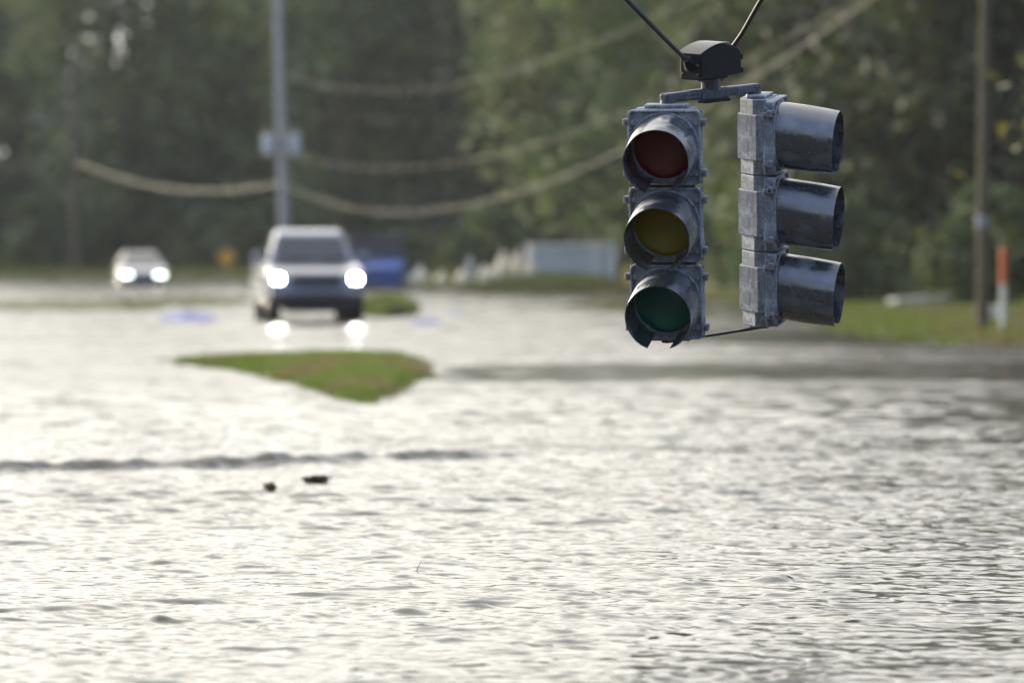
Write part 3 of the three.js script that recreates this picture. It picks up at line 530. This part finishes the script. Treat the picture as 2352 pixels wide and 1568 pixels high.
{
  const base = onWater(695, 742), T = thing('pickup_truck', 'silver pickup truck with bright headlights driving through the water', 'truck', V(base.x, -0.06, base.z - 2.6), 6 * D2R);
  const nose = (y, z) => 1 - 0.06 * smooth(1.9, 2.75, z);
  part(T, 'body', sideBody([[-2.85, 0.62], [-2.88, 1.28, -2.8, 1.32], [-0.95, 1.32], [1.0, 1.27], [1.9, 1.24, 2.42, 1.12], [2.66, 1.06, 2.7, 0.86], [2.72, 0.6], [2.62, 0.48], [2.35, 0.46]], [[1.86, 0.46, 0.49], [-1.75, 0.46, 0.49]], 1.98, 0.09, nose), M.silver);
  part(T, 'cab', sideBody([[-1.15, 1.26], [-1.06, 1.78, -0.9, 1.9], [-0.3, 1.955, 0.1, 1.945], [0.36, 1.93, 0.52, 1.84], [1.12, 1.26]], [], 1.8, 0.09, (y) => 1 - 0.26 * smooth(1.2, 2.05, y)), M.silver);
  const pane = new THREE.Shape([[-0.74, 0], [0.74, 0], [0.63, 0.66], [-0.63, 0.66]].map(([x, y]) => new THREE.Vector2(x, y)));
  part(T, 'windshield', new THREE.ExtrudeGeometry(pane, { depth: 0.012, bevelEnabled: false }).rotateX(-43 * D2R).translate(0, 1.30, 1.09), M.glass);
  for (const s of [-1, 1]) part(T, 'side_window', new THREE.ExtrudeGeometry(new THREE.Shape([[-0.95, 0], [0.72, 0], [0.28, 0.46], [-0.85, 0.46]].map(([x, y]) => new THREE.Vector2(-x, y))), { depth: 0.012, bevelEnabled: false }).rotateY(Math.PI / 2).rotateZ(s * 14 * D2R).translate(s * 0.905, 1.34, 0), M.glass);
  part(T, 'grille', join([rbox(1.02, 0.3, 0.06, 0.03, 0, 0.9, 2.69)]), M.plastic);
  for (let i = 0; i < 3; i++) part(T, 'grille_bar', rbox(0.98, 0.03, 0.03, 0.01, 0, 0.8 + i * 0.1, 2.735), M.greyPaint);
  part(T, 'bumper', join([rbox(1.92, 0.2, 0.22, 0.07, 0, 0.58, 2.7), rbox(1.7, 0.14, 0.16, 0.05, 0, 0.44, 2.64)]), M.plastic);
  part(T, 'air_dam', rbox(1.3, 0.12, 0.08, 0.03, 0, 0.34, 2.55), M.plastic);
  for (const x of [-0.5, 0.2]) part(T, 'wiper', rod(V(x, 1.315, 1.12), V(x + 0.45, 1.4, 1.045), 0.012), M.plastic);
  part(T, 'bed_floor', rbox(1.5, 0.04, 1.7, 0.01, 0, 1.0, -1.95), M.plastic);
  for (const s of [-1, 1]) {
    part(T, 'lamp_housing', rbox(0.34, 0.24, 0.14, 0.05, s * 0.79, 0.96, 2.6), M.chrome);
    headlight(T, rbox(0.2, 0.16, 0.04, 0.02), M.lampHot, s * 0.785, 0.95, 2.68, 3);
    part(T, 'mirror', rbox(0.2, 0.24, 0.12, 0.05, s * 1.09, 1.36, 0.82), M.silver);
    for (const z of [1.86, -1.75]) { const [ty, ri] = wheelGeo(0.41, 0.28); const w = part(T, 'wheel', ty.translate(s * 0.84, 0.41, z), M.tyre); part(w, 'rim', ri.translate(s * 0.85, 0.41, z), M.chrome); }
  }
  part(T, 'axle', join([cyl(0.06, 0.06, 1.5, 12).rotateZ(Math.PI / 2).translate(0, 0.41, 1.86), cyl(0.07, 0.07, 1.5, 12).rotateZ(Math.PI / 2).translate(0, 0.41, -1.75), rbox(0.9, 0.14, 5, 0.03, 0, 0.55, -0.1)]), M.plastic);
}
{
  const base = onWater(312, 661), C = thing('small_car', 'small grey car with pale headlights far off at the left', 'car', V(base.x, -0.17, base.z - 2), 7 * D2R);
  const nose = (y, z) => 1 - 0.1 * smooth(1.3, 2.1, z);
  part(C, 'body', sideBody([[-2.1, 0.45], [-2.15, 0.95, -2.0, 1.0], [0.9, 0.98], [1.6, 0.9, 1.95, 0.74], [2.1, 0.62, 2.08, 0.4], [1.95, 0.26], [1.75, 0.26]], [[1.3, 0.3, 0.36], [-1.3, 0.3, 0.36]], 1.8, 0.1, nose), M.greyPaint);
  part(C, 'cabin', sideBody([[-1.95, 0.94], [-1.75, 1.42, -1.3, 1.48], [-0.5, 1.54, 0.1, 1.44], [1.0, 0.94]], [], 1.62, 0.1, (y) => 1 - 0.28 * smooth(0.9, 1.6, y)), M.greyPaint);
  const pane = new THREE.Shape([[-0.68, 0], [0.68, 0], [0.57, 0.82], [-0.57, 0.82]].map(([x, y]) => new THREE.Vector2(x, y)));
  part(C, 'windshield', new THREE.ExtrudeGeometry(pane, { depth: 0.012, bevelEnabled: false }).rotateX(-60 * D2R).translate(0, 0.975, 0.985), M.glass);
  part(C, 'grille', join([rbox(0.9, 0.12, 0.05, 0.02, 0, 0.56, 2.07), rbox(1.2, 0.14, 0.05, 0.02, 0, 0.36, 2.06)]), M.plastic);
  for (const s of [-1, 1]) {
    headlight(C, rbox(0.36, 0.15, 0.05, 0.03), M.lampSoft, s * 0.6, 0.61, 2.03, 1.2);
    part(C, 'mirror', rbox(0.2, 0.13, 0.1, 0.04, s * 0.92, 0.99, 0.6), M.greyPaint);
    for (const z of [1.3, -1.3]) { const [ty, ri] = wheelGeo(0.32, 0.2); const w = part(C, 'wheel', ty.translate(s * 0.78, 0.32, z), M.tyre); part(w, 'rim', ri.translate(s * 0.79, 0.32, z), M.chrome); }
  }
}

// ------------------------------------------------------------------ poles and wires
const poleAt = (px, d) => V((px - 1176) / FPX * d, 0, -d);
const CP = poleAt(657, 238), LP = poleAt(170, 264), RP = poleAt(2258, 98);
{
  const P = thing('utility_pole', 'pale grey utility pole with two transformers, behind the pickup truck', 'utility pole', V(CP.x, landHeight(CP.x, CP.z) - 0.3, CP.z));
  P.rotation.z = 1.7 * D2R;
  part(P, 'shaft', boxUV(cyl(0.15, 0.24, 14.5, 20, 0, 7.25, 0), 1.2), M.concrete);
  for (const s of [-1, 1]) {
    const x = s * 0.56, can = [[0, -0.45], [0.2, -0.45], [0.23, -0.41], [0.23, 0.36], [0.19, 0.42], [0, 0.44]].map(([a, b]) => new THREE.Vector2(a, b));
    const t = part(P, 'transformer', new THREE.LatheGeometry(can, 24).translate(x, 6.0, 0.05), M.transformer);
    part(t, 'bushing', cyl(0.03, 0.05, 0.26, 12, x, 6.55, 0.05), M.insulator);
    part(t, 'mount', rbox(0.22, 0.1, 0.1, 0.01, s * 0.26, 6.05, 0), M.steelDark);
  }
  for (const y of [8.9, 8.25, 7.5]) part(P, 'insulator', join([cyl(0.05, 0.08, 0.1, 14), cyl(0.09, 0.09, 0.03, 14, 0, -0.06, 0), cyl(0.09, 0.09, 0.03, 14, 0, 0.05, 0)]).rotateZ(1.57).translate(-0.26, y, 0.02), M.insulator);
}
{
  const P = thing('wooden_pole', 'thin dark wooden pole with insulators near the left edge', 'utility pole', V(LP.x, landHeight(LP.x, LP.z) - 0.3, LP.z));
  part(P, 'shaft', boxUV(cyl(0.12, 0.19, 10.6, 16, 0, 5.3, 0), 1.2), M.bark);
  for (const y of [9.7, 9.0, 8.2]) part(P, 'insulator', join([cyl(0.07, 0.11, 0.2, 14), cyl(0.14, 0.14, 0.05, 14, 0, -0.1, 0), cyl(0.14, 0.14, 0.05, 14, 0, 0.1, 0)]).translate(-0.28, y, 0.05), M.insulator);
  for (const y of [9.6, 8.9, 8.1]) part(P, 'bracket', rbox(0.3, 0.06, 0.06, 0.01, -0.18, y, 0.03), M.steelDark);
  part(P, 'street_lamp', join([rbox(0.5, 0.14, 0.22, 0.05, -1.7, 7.5, 0), rod(V(-1.5, 7.5, 0), V(0, 7.3, 0), 0.03)]), M.insulator);
}
{
  const P = thing('wooden_pole', 'tall brown wooden utility pole standing on the right bank', 'utility pole', V(RP.x, landHeight(RP.x, RP.z) - 0.3, RP.z));
  P.rotation.z = -0.5 * D2R;
  part(P, 'shaft', boxUV(cyl(0.085, 0.115, 11.5, 20, 0, 5.75, 0), 1.2), M.pole);
  part(P, 'metal_band', cyl(0.118, 0.12, 0.22, 24, 0, 2.2, 0), M.steel);
  part(P, 'ground_wire', cyl(0.012, 0.012, 11, 6, 0.11, 5.6, 0.03), M.wire);
}
function wire(A, B, pts, r, m, label) {                           // a sagging span in the upright plane from pole A to pole B through three sighted points
  const dx = B.x - A.x, dz = B.z - A.z, q = pts.map(([px, py]) => { const k = (px - 1176) / FPX, t = (-k * A.z - A.x) / (dx + k * dz), z = A.z + dz * t; return [t, at(px, py, -z).y]; });
  const [[a, ya], [b, yb], [c, yc]] = q, Y = (t) => ya * (t - b) * (t - c) / ((a - b) * (a - c)) + yb * (t - a) * (t - c) / ((b - a) * (b - c)) + yc * (t - a) * (t - b) / ((c - a) * (c - b));
  const P = []; for (let i = 0; i <= 40; i++) { const t = i / 40; P.push(V(A.x + dx * t, Y(t), A.z + dz * t + 0.2)); }
  solo('overhead_wire', new THREE.TubeGeometry(new THREE.CatmullRomCurve3(P), 80, r, 6), m, label, 'wire', 'overhead wires');
}
const LL = V(LP.x - 30, 0, LP.z - 8);
wire(LP, CP, [[172, 182], [359, 232], [632, 154]], 0.018, M.wire, 'topmost dark wire between the thin dark pole and the grey pole');
wire(LP, CP, [[172, 218], [359, 270], [632, 190]], 0.018, M.wire, 'second dark wire from the top between the thin dark pole and the grey pole');
wire(LP, CP, [[172, 252], [362, 307], [632, 236]], 0.018, M.wire, 'third dark wire from the top between the thin dark pole and the grey pole');
wire(LP, CP, [[172, 369], [444, 437], [645, 420]], 0.03, M.wirePale, 'thick pale cable sagging between the thin dark pole and the grey pole');
wire(CP, RP, [[664, 172], [956, 205], [1493, 44]], 0.006, M.wirePale, 'uppermost wire running right from the grey pole');
wire(CP, RP, [[664, 240], [1009, 272], [1493, 150]], 0.018, M.wire, 'dark wire second from the top, running right from the grey pole');
wire(CP, RP, [[664, 350], [950, 384], [1430, 262]], 0.006, M.wirePale, 'pale wire second from the bottom, running right from the grey pole');
wire(CP, RP, [[664, 428], [900, 487], [1430, 345]], 0.013, M.wirePale, 'thick pale cable lowest of those running right from the grey pole');
wire(LL, LP, [[-250, 230], [0, 196], [160, 182]], 0.018, M.wire, 'dark wire leaving the thin dark pole at the left edge');
wire(LL, LP, [[-250, 400], [0, 384], [160, 367]], 0.045, M.wirePale, 'thick pale cable leaving the thin dark pole at the left edge');

// ------------------------------------------------------------------ things along the far shore and on the bank
const land = (px, d, dy = 0) => { const x = (px - 1176) / FPX * d; return V(x, landHeight(x, -d) + dy, -d); };
{
  const D = thing('dumpster', 'blue steel dumpster with its lid thrown open behind the pickup truck', 'dumpster', land(862, 190, -0.1), -4 * D2R); D.scale.y = 0.88;
  const s = new THREE.Shape([[-0.85, 0.1], [0.8, 0.1], [0.95, 0.95], [-0.85, 1.3]].map(([z, y]) => new THREE.Vector2(z, y)));
  part(D, 'bin', boxUV(new THREE.ExtrudeGeometry(s, { depth: 1.8, bevelEnabled: true, bevelThickness: 0.02, bevelSize: 0.02, bevelSegments: 2 }).translate(0, 0, -0.9).rotateY(-Math.PI / 2), 1), M.blueSteel);
  const lid = part(D, 'lid', boxUV(join([rbox(1.86, 0.05, 0.95, 0.02, 0, 0, 0.48), rbox(0.06, 0.05, 0.95, 0.02, -0.6, 0.04, 0.48), rbox(0.06, 0.05, 0.95, 0.02, 0.6, 0.04, 0.48)]), 1), M.plastic); lid.position.set(0, 1.33, -0.86); lid.rotation.x = -100 * D2R;
  for (const sx of [-1, 1]) { part(D, 'side_pocket', rbox(0.12, 0.16, 1.1, 0.02, sx * 0.97, 0.75, 0), M.blueSteel); part(D, 'foot', rbox(0.14, 0.12, 1.4, 0.02, sx * 0.7, 0.05, 0), M.plastic); }
  for (const x of [-0.6, 0, 0.6]) part(D, 'rib', rbox(0.08, 0.75, 0.05, 0.01, x, 0.55, 0.9).rotateX(0), M.blueSteel);
}
{
  const S = thing('monument_sign', 'low white monument sign on the grassy rise', 'sign', land(1312, 192, 0.0), 3 * D2R);
  part(S, 'base', boxUV(rbox(2.95, 0.6, 0.5, 0.03, 0, -0.05, 0), 1), M.concrete);
  part(S, 'cap', rbox(3.0, 0.12, 0.5, 0.03, 0, 1.36, 0), M.white);
  for (const x of [-1.36, 0.86, 1.4]) part(S, 'pillar', rbox(0.24, 1.1, 0.44, 0.03, x, 0.78, 0), M.white);
  part(S, 'panel', rbox(1.98, 1.02, 0.24, 0.02, -0.25, 0.78, 0.03), M.signPanel); part(S, 'panel', rbox(0.3, 1.02, 0.2, 0.02, 1.13, 0.78, 0), M.signPanel);
}
const rise = mound('grass_rise', [[1075, 676], [1180, 678], [1320, 678], [1450, 679], [1460, 664], [1300, 660], [1120, 662]].map(([x, y]) => onWater(x, y)), 0.4, 'grassy rise under the white monument sign');
grassOn('rise_grass', 'rough olive grass on the rise under the monument sign', scatterMound(rise, 2600, 39), 0.2, 40, 0.55);
{
  const S = thing('warning_sign', 'small amber diamond sign on a post on the far shore', 'sign', land(520, 236));
  part(S, 'post', boxUV(rbox(0.07, 2.0, 0.07, 0.01, 0, 0.75, 0), 1), M.steel);
  part(S, 'plate', rbox(0.6, 0.6, 0.03, 0.02).rotateZ(Math.PI / 4).translate(0, 1.12, 0.06), M.signAmber);
}
function sack(seed, w, h) {                                       // a knotted, bulging rubbish bag
  const g = new THREE.SphereGeometry(1, 22, 16), p = g.attributes.position;
  for (let i = 0; i < p.count; i++) { const x = p.getX(i), y = p.getY(i), z = p.getZ(i), a = Math.atan2(z, x), k = 1 + 0.16 * (fbm(a * 1.3 + 10, y * 2 + 5, seed, 3) - 0.5) + 0.05 * Math.sin(a * 9 + seed) * smooth(0.2, 0.9, y), neck = 1 - 0.55 * smooth(0.35, 0.8, y) + 0.25 * smooth(0.86, 1, y); p.setXYZ(i, x * k * neck * w / 2, (Math.max(y, -0.75) + 0.75) / 1.75 * h, z * k * neck * w / 2); }
  g.computeVertexNormals(); return g;
}
[[947, 648, 0.62, 0.55, 'cream bag right beside the blue dumpster, lower left of a pair'], [964, 640, 0.6, 0.8, 'taller cream bag of the pair beside the blue dumpster'], [1013, 640, 0.4, 0.6, 'single small cream bag between the pair and the row by the sign'], [1062, 642, 0.42, 0.7, 'greyish cream bag left of the upright blue post'], [1112, 640, 0.45, 0.75, 'cream bag right of the upright blue post'], [1132, 640, 0.5, 0.7, 'cream bag lowest in the row by the monument sign'], [1156, 612, 0.42, 1.25, 'tall slim cream bag, left one of the tall two'], [1190, 612, 0.42, 1.25, 'tall slim cream bag, right one of the tall two'], [1216, 636, 0.5, 0.8, 'cream bag touching the left end of the monument sign']]
  .forEach(([px, , w, h, l], i) => { const o = solo('rubbish_bag', sack(i + 3, w, h), M.cream, l, 'bag', 'cream bags put out along the far shore'); o.position.copy(land(px, i > 3 ? 187.3 : 190, i > 3 ? 0.1 : 0)); });
{
  const P = thing('blue_post', 'short upright blue post among the cream bags', 'post', land(1080, 190));
  part(P, 'shaft', cyl(0.1, 0.1, 1.0, 16, 0, 0.5, 0), M.signPanel); part(P, 'cap', new THREE.SphereGeometry(0.1, 16, 8).scale(1, 0.5, 1).translate(0, 1.0, 0), M.signPanel);
}
{
  const P = thing('yellow_bollard', 'short yellow bollard half hidden by the left signal head', 'bollard', land(1446, 186));
  part(P, 'shaft', cyl(0.12, 0.12, 0.75, 20, 0, 0.35, 0), M.yellow); part(P, 'cap', new THREE.SphereGeometry(0.12, 20, 8).scale(1, 0.5, 1).translate(0, 0.725, 0), M.yellow);
  const Q = thing('grey_post', 'pale grey post seen between the two signal heads', 'post', land(1690, 176));
  part(Q, 'shaft', boxUV(cyl(0.09, 0.1, 2.6, 16, 0, 1.2, 0), 1), M.concrete); part(Q, 'cap', cyl(0.12, 0.12, 0.06, 16, 0, 2.5, 0), M.steel);
}
{
  const p = land(2307, 99, -0.1), P = thing('marker_post', 'white marker post with an orange top at the right edge', 'marker post', p);
  part(P, 'shaft', cyl(0.058, 0.058, 0.95, 20, 0, 0.42, 0), M.white); part(P, 'sleeve', cyl(0.064, 0.064, 0.58, 20, 0, 1.18, 0), M.orange); part(P, 'dome', new THREE.SphereGeometry(0.064, 20, 8, 0, 6.2832, 0, Math.PI / 2).translate(0, 1.47, 0), M.orange);
}
{
  const S = thing('concrete_slab', 'pale grey broken slab lying on the right bank', 'slab', land(2110, 131, 0.12), 12 * D2R); S.rotation.z = 3 * D2R;
  part(S, 'slab', boxUV(rbox(1.25, 0.24, 0.9, 0.04), 1), M.concrete);
  const E = thing('utility_box', 'low white box on the grass just left of the marker post', 'box', land(2284, 108));
  part(E, 'case', rbox(0.36, 0.32, 0.36, 0.04, 0, 0.14, 0), M.white); part(E, 'lid', rbox(0.4, 0.05, 0.4, 0.02, 0, 0.32, 0), M.white);
}
function tarp(name, label, spot, w, d, h, seed) {                 // a crumpled sheet afloat, hollow side down
  const n = 26, pos = [], idx = [];
  for (const th of [0, -0.02]) for (let j = 0; j <= n; j++) for (let i = 0; i <= n; i++) { const u = i / n * 2 - 1, v = j / n * 2 - 1, e = 1 - Math.pow(Math.max(Math.abs(u), Math.abs(v)), 4); pos.push(u * w / 2 * (1 + 0.12 * (vnoise(v * 3 + 9, seed, 4) - 0.5)), th + 0.01 + e * h * (0.25 + 1.0 * fbm(u * 2.2 + seed, v * 2.2, seed, 4)), v * d / 2 * (1 + 0.2 * (vnoise(u * 3 + 4, seed, 5) - 0.5))); }
  const w1 = n + 1, off = w1 * w1; for (let j = 0; j < n; j++) for (let i = 0; i < n; i++) { const a = j * w1 + i; idx.push(a, a + w1, a + 1, a + 1, a + w1, a + w1 + 1, off + a, off + a + 1, off + a + w1, off + a + 1, off + a + w1 + 1, off + a + w1); }
  const g = new THREE.BufferGeometry(); g.setAttribute('position', new THREE.Float32BufferAttribute(pos, 3)); g.setIndex(idx); g.computeVertexNormals();
  const o = solo(name, g, M.blueTarp, label, 'tarp', 'blue tarps adrift'); o.position.copy(spot); return o;
}
tarp('blue_tarp', 'large crumpled blue tarp afloat left of the pickup truck', onWater(428, 738), 1.2, 2.6, 0.17, 3);
tarp('blue_tarp', 'small blue tarp afloat right of the hummock', onWater(980, 744), 0.5, 1.2, 0.1, 5);
tarp('blue_tarp', 'faint blue tarp afloat farther off below the cream bags', onWater(1045, 724), 0.45, 1.0, 0.05, 8);
{
  const b = onWater(905, 731), o = solo('tyre_scrap', new THREE.TorusGeometry(0.19, 0.075, 10, 26).rotateX(Math.PI / 2 - 0.25).translate(0, 0.12, 0), M.tyre, 'dark tyre lying against the hummock', 'tyre'); o.position.copy(b).add(V(0, 0.02, 0.5));
}
function litter(name, label, px, py, w, n, mat, seed) {
  const r = rng(seed), c = onWater(px, py), L = [];
  for (let i = 0; i < n; i++) { const a = r() * 6.283, d = Math.sqrt(r()) * w / 2, g = new THREE.CircleGeometry(0.02 + r() * 0.025, 6).scale(1, 0.6, 1).rotateX(-1.1 + (r() - 0.5) * 1.4).rotateY(r() * 6.283).translate(Math.cos(a) * d, 0.012 + r() * 0.04, Math.sin(a) * d * 2); L.push(g); }
  for (let i = 0; i < n / 8; i++) { const a = r() * 6.283; L.push(rod(V(-0.08 * Math.cos(a), 0.02, 0.1 * Math.sin(a)), V(0.08 * Math.cos(a), 0.03 + r() * 0.03, -0.1 * Math.sin(a)), 0.004, 0.002, 5)); }
  const o = solo(name, join(L), mat, label, 'leaf clump'); o.position.copy(c); o.position.y = Math.max(0, waveHeight(c.x, c.z)); return o;
}
litter('floating_leaves', 'dark clump of leaves afloat in front of the wake', 727, 1114, 0.16, 90, M.litter, 71);
litter('floating_leaves', 'small brown clump of leaves afloat left of the dark clump', 618, 1131, 0.05, 22, std(0.3, 0.2, 0.09, { roughness: 0.8, side: THREE.DoubleSide }), 72);
{ const c = onWater(962, 1316), o = solo('floating_twig', rod(V(-0.012, 0.01, 0), V(0.012, 0.06, 0.02), 0.0022, 0.001, 6), M.litter, 'tiny upright twig sticking out of the ripples', 'twig'); o.position.copy(c); }

renderer.render(scene, camera);
